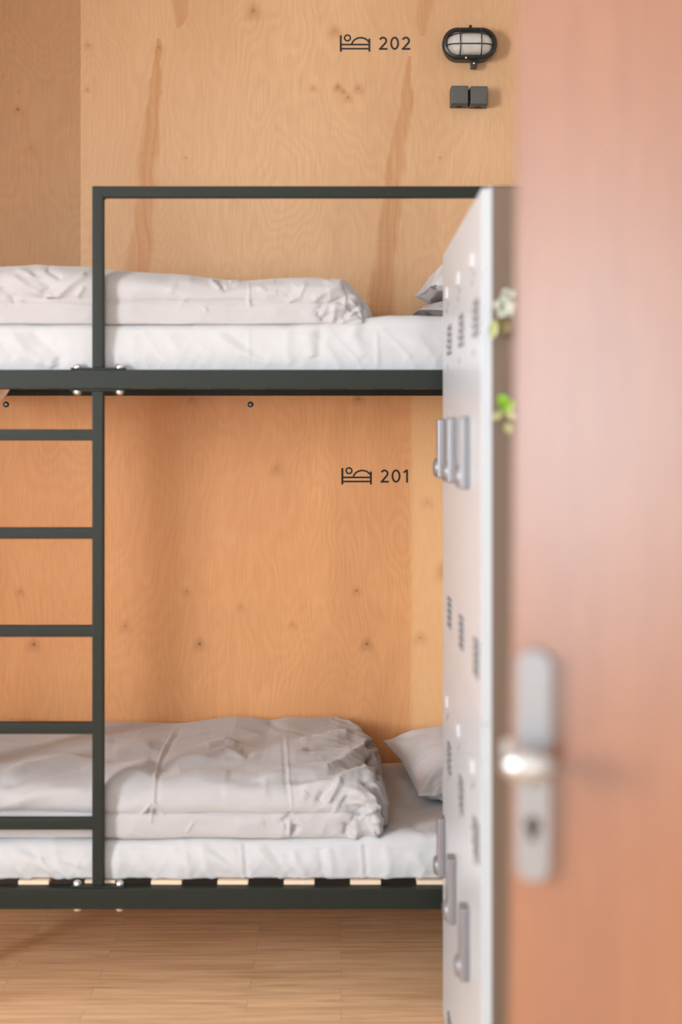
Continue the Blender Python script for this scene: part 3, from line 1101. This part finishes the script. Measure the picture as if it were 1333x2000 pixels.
def digit(ch, x0, x1, yt, yb):
    """strokes in pixel units (y down) inside the box"""
    w, h = x1 - x0, yb - yt
    t = 3.5
    if ch == '0':
        cx, cy = (x0 + x1) / 2, (yt + yb) / 2
        return [arc(cx, cy, w / 2 - t / 2, h / 2 - t / 2, 0, 360, 48)]
    if ch == '1':
        xs = x1 - t / 2
        return [[(x0 + 1.0, yt + 6.0), (xs - 0.6, yt + 1.6)], [(xs, yt), (xs, yb)]]
    if ch == '2':
        r = w / 2 - t / 2 - 0.3
        cx, cy = (x0 + x1) / 2 - 0.3, yt + r + t / 2
        a = arc(cx, cy, r, r, 200, 360 + 38, 28)
        a += [(x0 + 2.2, yb - t / 2)]
        return [a, [(x0, yb - t / 2), (x1, yb - t / 2)]]


def bed_sign(dx, dy, text, label):
    x_ref, y_ref = 733 + dx, 930 + dy
    t = thing('bed_sign', label, 'sign', (sx(x_ref, WALL), WALL, sz(y_ref, WALL)), 'printed bed number signs')
    y0, y1 = WALL - 0.0012, WALL
    conv = lambda pts: [(sx(px + dx, WALL), sz(py + dy, WALL)) for px, py in pts]
    m = MB()
    st = [([(669, 914.3), (669, 946.2)], 3.7), ([(724.9, 920.8), (724.9, 946.2)], 3.5),
          ([(669, 932.4), (725, 932.4)], 3.2), ([(669, 940.4), (725, 940.4)], 3.2),
          (arc(682.1, 919.4, 5.6, 5.6, 0, 360, 36), 3.0),
          (arc(708.0, 934.2, 17.6, 15.2, 188, 333, 30), 3.2)]
    for k, (pts, w) in enumerate(st):
        m.stroke(conv(pts), w * K, y0 + 0.00008 * k, y1)
    m.build('bed_pictogram', M['ink'], t, smooth=False)
    boxes = {'201': [(743.8, 759.9), (765.2, 782.6), (787.6, 797.2)], '202': [(743.6, 760.2), (765.8, 782.8), (788.2, 804.8)]}[text]
    for k, (ch, (a, b)) in enumerate(zip(text, boxes)):
        m = MB()
        for j, pts in enumerate(digit(ch, a, b, 917.0, 942.6)):
            m.stroke(conv(pts), 3.5 * K, y0 + 0.00008 * j, y1)
        m.build('digit', M['ink'], t, smooth=False)


bed_sign(0, 0, '201', 'black bed pictogram with the number 201 on the lower plywood')
bed_sign(-3.0, -845.2, '202', 'black bed pictogram with the number 202 on the upper plywood')


# ------------------------------------------------------------------ bulkhead lamps and switch boxes
def stadium(cx, cz, hw, hh, n=20):
    """rounded oblong outline: half width hw, half height hh"""
    r = hh * 0.97
    pts = []
    for sx_, sz_, a0 in ((1, 1, 0), (-1, 1, 90), (-1, -1, 180), (1, -1, 270)):
        for k in range(n):
            a = math.radians(a0 + 90 * k / (n - 1))
            pts.append((cx + sx_ * (hw - r) + r * math.cos(a), cz + sz_ * (hh - r) + r * math.sin(a)))
    return pts


def lamp(px, py, label):
    D = 0.058
    cx, cz = sx(px, WALL - D), sz(py, WALL - D)
    hw, hh = 0.0825, 0.0485
    t = thing('bulkhead_lamp', label, 'wall lamp', (cx, WALL, cz), 'caged bulkhead lamps')
    MB().prism(stadium(cx, cz, hw * 0.93, hh * 0.93), WALL - 0.036, WALL, 0.004).build('housing', M['black'], t, angle=50)
    # rim: swept ring
    m = MB()
    def ring_pts(y, k): return [(x, y, z) for x, z in stadium(cx, cz, hw * k, hh * k + (k - 1) * 0.0)]
    outl = []
    prof = [(0.00, WALL - 0.030), (0.000, WALL - 0.052), (-0.003, WALL - 0.058), (-0.010, WALL - 0.060), (-0.0135, WALL - 0.056), (-0.0135, WALL - 0.036)]
    rings = []
    for off, y in prof:
        rings.append([m.bm.verts.new((x, y, z)) for x, z in stadium(cx, cz, hw + off, hh + off)])
    n = len(rings[0])
    for i in range(len(rings)):
        A, B = rings[i], rings[(i + 1) % len(rings)]
        for k in range(n):
            j = (k + 1) % n
            m.bm.faces.new((A[k], A[j], B[j], B[k]))
    m.build('rim', M['black'], t, angle=50)
    MB().prism(stadium(cx, cz, hw - 0.015, hh - 0.015), WALL - 0.0385, WALL - 0.0362).build('reflector', M['lamp_white'], t, smooth=False)
    # bulging glass
    m = MB()
    rows = []
    for q in range(9):
        k = 1 - (q / 8.0) * 0.985
        y = WALL - 0.050 - 0.030 * math.sqrt(max(0, 1 - k ** 2.6))
        rows.append([m.bm.verts.new((x, y, z)) for x, z in stadium(cx, cz, (hw - 0.0135) * k, (hh - 0.0135) * k)])
    for A, B in zip(rows, rows[1:]):
        for k in range(n):
            j = (k + 1) % n
            m.bm.faces.new((A[k], A[j], B[j], B[k]))
    m.bm.faces.new(rows[-1])
    m.build('glass', M['lamp_glass'], t, angle=80)
    # cage: two bowed bars each way
    def bow(u): return WALL - 0.055 - 0.030 * math.sqrt(max(0.0, 1 - abs(u) ** 2.6))
    for zo, half in ((0.0245, 0.062), (-0.0085, 0.070)):
        pts = [(cx + u * half, bow(u), cz + zo * (0.80 + 0.2 * (1 - u * u))) for u in [k / 12 - 1 for k in range(25)]]
        MB().tube(pts, 0.0019, 8, up=(0, 0, 1)).build('cage_bar', M['black'], t)
    for xo in (-0.0305, 0.0330):
        pts = [(cx + xo, bow(u * 0.97), cz + u * 0.040) for u in [k / 10 - 1 for k in range(21)]]
        MB().tube(pts, 0.0019, 8, up=(1, 0, 0)).build('cage_bar', M['black'], t)
    # hinge lug on top, cable entry below
    MB().lathe([(0.0, -0.006), (0.0050, -0.006), (0.0050, 0.006), (0.0, 0.006)], (cx + 0.002, WALL - 0.050, cz + hh + 0.002), (0, 1, 0), 20).build('hinge_lug', M['black'], t)
    m = MB()
    ex = cx + 0.0135
    m.box(ex - 0.009, ex + 0.009, WALL - 0.040, WALL - 0.016, cz - hh - 0.022, cz - hh + 0.006, 0.003)
    m.build('cable_entry', M['black'], t)
    MB().lathe([(0.0028, 0), (0.0028, 0.002), (0, 0.003)], (ex, WALL - 0.040, cz - hh - 0.008), (0, -1, 0), 12).build('screw', M['zinc'], t)
    MB().lathe([(0.0028, 0), (0.0028, 0.002), (0, 0.003)], (cx - 0.012, WALL - 0.059, cz - hh + 0.004), (0, -1, 0), 12).build('screw', M['zinc'], t)


lamp(918.5, 84, 'black oval caged wall lamp on the upper plywood above the grey boxes')
lamp(918.5, 930.5, 'black oval caged wall lamp of the lower bunk, mostly behind the white lockers')


def box_pair(px0, py0, label):
    D = 0.056
    d = WALL - D
    x0 = sx(px0, d)
    z1 = sz(py0, d)
    w, h, gap = 0.0535, 0.0555, 0.0045
    t = thing('switch_box', label, 'switch box', (x0 + w + gap / 2, WALL, z1 - h / 2), 'pairs of grey surface boxes')
    for k in range(2):
        a = x0 + k * (w + gap)
        zz = z1 - k * 0.0015
        b = MB().box(a, a + w, WALL - 0.034, WALL, zz - h - 0.001, zz + 0.0005, 0.003).build('back_box', M['grey_plastic'], t)
        MB().box(a + 0.001, a + w - 0.001, WALL - D, WALL - 0.0345, zz - h + 0.001, zz, 0.004, 3).build('cover', M['grey_plastic'], t)
        MB().box(a + w * 0.32, a + w * 0.68, WALL - 0.030, WALL - 0.020, zz - h - 0.0030, zz - h + 0.004, 0.001).build('cable_gland', M['dark_slot'], b)
    MB().box(x0 + w - 0.0005, x0 + w + gap + 0.0005, WALL - 0.028, WALL - 0.002, z1 - h + 0.006, z1 - 0.006).build('connector', M['dark_slot'], t, smooth=False)


box_pair(881.5, 167, 'pair of square dark grey boxes below the upper wall lamp')
box_pair(876.0, 1010, 'pair of grey boxes low on the wall, hidden behind the white lockers')

# two screws holding the plywood
for px, label in ((12, 'dark screw in the plywood under the left end of the upper rail'), (489.5, 'dark screw in the plywood under the middle of the upper rail')):
    c = (sx(px, WALL), WALL, sz(790, WALL))
    t = thing('wall_screw', label, 'screw', c, 'screws in the plywood')
    MB().lathe([(0.0088, 0.0), (0.0088, 0.0012), (0.0060, 0.0020), (0.0060, 0.0)], c, (0, -1, 0), 24).build('washer', M['dark_slot'], t)
    m = MB().lathe([(0.0056, 0.0), (0.0056, 0.003), (0.0042, 0.0045), (0.0, 0.0050)], c, (0, -1, 0), 20)
    m.build('screw_head', M['steel'], t)

# ------------------------------------------------------------------ locker bank
LX, LY0, LY1, LH = 0.260, 2.452, 3.385, CZ + 0.421
LX1 = 0.76
lk = thing('locker', 'tall white bank of six lockers with taupe sides, standing beside the open door', 'locker', ((LX + LX1) / 2, (LY0 + LY1) / 2, 0))
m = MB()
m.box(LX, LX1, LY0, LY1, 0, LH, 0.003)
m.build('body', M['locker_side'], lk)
MB().box(LX - 0.003, LX, LY0, LY1, 0.0, LH, 0.001).build('front_frame', M['locker_white'], lk)
colw = (LY1 - LY0) / 3
tiers = [(LH - 0.004, LH - 0.9290), (LH - 0.9294, 0.012)]
fx = LX - 0.0035
for c_ in range(3):
    a, b = LY0 + c_ * colw + (0.0005 if c_ == 0 else 0.0015), LY0 + (c_ + 1) * colw - 0.0015
    for ti, (zt, zb) in enumerate(tiers):
        dr = MB().box(fx - 0.014, LX + 0.001, a, b, zb, zt, 0.002).build('door', M['locker_white'], lk)
        f0 = fx - 0.014
        off = -0.930 * ti
        # card holder
        zc = CZ + 0.312 + off
        yc = a + 0.185
        MB().box(f0 - 0.004, f0 + 0.0005, yc - 0.030, yc + 0.030, zc - 0.013, zc + 0.013, 0.002).build('card_holder', M['plate_white'], dr)
        # two groups of vent louvres
        for zv in (CZ + 0.200 + off, CZ - 0.405 + off):
            if zv < zb + 0.04:
                continue
            m = MB()
            for j in range(5):
                zz = zv - 0.028 + j * 0.014
                m.box(f0 - 0.0045, f0 + 0.0005, a + 0.035, a + 0.115, zz - 0.0045, zz + 0.0045, 0.0018)
            m.build('vent', M['vent_grey'], dr)
        # small punched holes around the upper vent
        for j in range(14):
            ang = j * 2.4
            rr = 0.030 + 0.010 * (j % 4)
            yy = a + 0.11 + rr * math.cos(ang) * 1.7
            zz = CZ + 0.205 + off + rr * math.sin(ang) * 1.4
            if a + 0.02 < yy < b - 0.02 and abs(yy - a - 0.075) > 0.05:
                MB().lathe([(0.006, 0.0), (0.006, 0.0010), (0.0, 0.0010)], (f0, yy, zz), (-1, 0, 0), 10).build('air_hole', M['vent_grey'], dr)
        # lock case with a round pull at its foot
        yl = a + 0.228
        z1, z0 = CZ + 0.026 + off, CZ - 0.112 + off
        lc = MB().box(f0 - 0.018, f0 + 0.0005, yl, yl + 0.048, z0, z1, 0.005, 3).build('lock_case', M['lock_grey'], dr)
        MB().lathe([(0.0, -0.004), (0.0225, -0.004), (0.0225, 0.001), (0.0200, 0.0055), (0.0140, 0.0085), (0.0, 0.0100)],
                   (f0 - 0.018, yl + 0.024, z0 + 0.024), (-1, 0, 0), 28).build('lock_knob', M['lock_grey'], lc, angle=70)

# ------------------------------------------------------------------ sprigs hanging on the side of the lockers
def leaf_mesh(m, base, direction, normal, length, width, curl=0.12):
    d = Vector(direction).normalized()
    nrm = Vector(normal).normalized()
    s = d.cross(nrm).normalized()
    b0 = Vector(base)
    rows = []
    for i in range(9):
        t = i / 8
        w = width * (math.sin(math.pi * min(1, t * 0.97 + 0.015)) ** 0.8)
        c = b0 + d * (length * t) + nrm * (length * curl * math.sin(math.pi * t))
        rows.append([m.bm.verts.new(c + s * (w / 2 * k) + nrm * (abs(k) * w * 0.12)) for k in (-1, -0.5, 0, 0.5, 1)])
    back = [[m.bm.verts.new(v.co + nrm * -0.0008) for v in r] for r in rows]
    for R, flip in ((rows, False), (back, True)):
        for A, B in zip(R, R[1:]):
            for k in range(4):
                f = (A[k], A[k + 1], B[k + 1], B[k])
                m.bm.faces.new(f[::-1] if flip else f)
    n = len(rows)
    for i in range(n - 1):
        for k in (0, 4):
            m.bm.faces.new((rows[i][k], rows[i + 1][k], back[i + 1][k], back[i][k]))
    for i in (0, n - 1):
        for k in range(4):
            m.bm.faces.new((rows[i][k], rows[i][k + 1], back[i][k + 1], back[i][k]))


yd = LY0 - 0.003
def lp(px, py, dy=0.012): return Vector((sx(px, yd - dy), yd - dy, sz(py, yd - dy)))


t = thing('flower_sprig', 'white blossom sprig with pale leaves hanging on the taupe locker side', 'flower', lp(986, 620, 0.0), 'sprigs on the locker side')
m = MB()
for k, ang in enumerate((20, 95, 165, 240, 310)):
    a = math.radians(ang)
    leaf_mesh(m, lp(986, 600), (math.cos(a), -0.25, math.sin(a)), (0, -1, 0), 0.021, 0.018, 0.25)
for k, ang in enumerate((40, 120, 200)):
    a = math.radians(ang)
    leaf_mesh(m, lp(992, 580), (math.cos(a), -0.3, math.sin(a)), (0, -1, 0), 0.016, 0.014, 0.25)
m.build('blossom', M['petal'], t, angle=180)
m = MB()
leaf_mesh(m, lp(968, 624), (-0.15, -0.1, -1), (-0.2, -1, 0), 0.034, 0.017)
m.build('leaf', M['leaf_pale'], t, angle=180)['label'] = 'pale green leaf'
m = MB()
leaf_mesh(m, lp(990, 622), (-0.35, 0, -1), (0, -1, 0), 0.030, 0.024)
m.build('leaf', M['leaf_olive'], t, angle=180)['label'] = 'olive leaf'
MB().tube([lp(993, 570, 0.004), lp(989, 600, 0.006), lp(980, 622, 0.006), lp(970, 630, 0.008)], 0.0013, 8).build('stem', M['leaf_olive'], t)

t = thing('leaf_sprig', 'bright green leaf sprig low on the taupe locker side beside the door', 'leaves', lp(986, 800, 0.0), 'sprigs on the locker side')
for (px, py, dx, dz, ln, wd, mt) in ((992, 800, -0.45, 0.8, 0.030, 0.022, 'leaf_bright'), (984, 803, 0.6, 0.6, 0.026, 0.018, 'leaf_bright'),
                                   (986, 800, -0.9, -0.7, 0.028, 0.014, 'leaf_pale'), (990, 826, 0.2, -0.9, 0.020, 0.015, 'leaf_pale'), (990, 806, 0.4, -0.3, 0.02, 0.014, 'leaf_pale')):
    m = MB()
    leaf_mesh(m, lp(px, py), (dx, -0.15, dz), (0, -1, 0), ln, wd)
    m.build('leaf', M[mt], t, angle=180)
MB().tube([lp(996, 776, 0.004), lp(990, 800, 0.008), lp(990, 828, 0.010)], 0.0013, 8).build('stem', M['leaf_olive'], t)

# ------------------------------------------------------------------ the open door in the foreground
BETA = math.radians(12)
E = Vector((0.1815, 1.500, 0))          # free edge of the leaf
DW = 0.94
dd = bpy.data.objects.new('door_1', None)
C.objects.link(dd)
struct(dd)
# local frame: +x from the free edge to the hinge, -y out of the face we see, z up
lean = Matrix.Translation((E.x, E.y, CZ - 0.09)) @ Matrix.Rotation(math.radians(0.50), 4, 'Y') @ Matrix.Translation((0, 0, -(CZ - 0.09)))
dd.matrix_world = lean @ Matrix.Rotation(-BETA, 4, 'Z')
ORIGIN['door_1'] = (0, 0, 0)
MB().box(0, DW, 0, 0.042, 0.008, 2.08, 0.002).build('door_leaf', M['door'], dd)
zc = CZ - 0.350
hw, hh, tk = 0.0175, 0.1200, 0.0135


def pl_outline(hw, hh, cx, cz, n=12):
    pts = []
    r = hw * 0.92
    for sx_, sz_, a0 in ((1, 1, 0), (-1, 1, 90), (-1, -1, 180), (1, -1, 270)):
        for k in range(n + 1):
            a = math.radians(a0 + 90 * k / n)
            pts.append((cx + sx_ * (hw - r) + r * math.cos(a), cz + sz_ * (hh - r) + r * math.sin(a)))
    return pts


ap = 0.0245
pp = MB().prism(pl_outline(hw, hh, ap, zc), -tk, 0.001, 0.003).build('handle_plate', M['steel'], dd, angle=50)
kz = CZ - 0.340
# oval pull knob on a short neck
MB().lathe([(0.0125, 0.0), (0.0125, 0.004), (0.0095, 0.008), (0.0090, 0.026)], (ap, -tk, kz), (0, -1, 0), 32).build('knob_neck', M['polished'], pp)
m = MB()
m.lathe([(0.0, 0.0), (0.40, 0.001), (0.78, 0.0045), (0.97, 0.011), (1.0, 0.017), (0.95, 0.024), (0.75, 0.030), (0.42, 0.0335), (0.0, 0.0345)],
        (0, 0, 0), (0, -1, 0), 48)
for v in m.bm.verts:
    v.co = Vector((ap + v.co.x * 0.030, -tk - 0.024 + v.co.y, kz + v.co.z * 0.0175))
m.build('door_knob', M['polished'], pp, angle=60)
cy = CZ - 0.411
m = MB()
m.lathe([(0.0085, -0.002), (0.0085, 0.0008), (0.0, 0.0008)], (ap, -tk, cy), (0, -1, 0), 28)
m.box(ap - 0.0050, ap + 0.0050, -tk - 0.0007, -tk + 0.002, cy - 0.0165, cy, 0.0)
m.build('lock_cylinder', M['brass_dark'], pp, smooth=False)
# latch bolt and lock front on the free edge
MB().box(-0.0012, 0.001, 0.011, 0.031, CZ - 0.47, CZ - 0.235, 0.0004).build('lock_front', M['steel'], dd)
m = MB()
m.prism([(-0.0100, 0.0), (0.004, 0.0), (0.004, 0.018), (-0.0100, 0.018)], 0.014, 0.027)
for v in m.bm.verts:
    v.co.z += kz - 0.009
m.build('latch_bolt', M['polished'], dd, smooth=False)
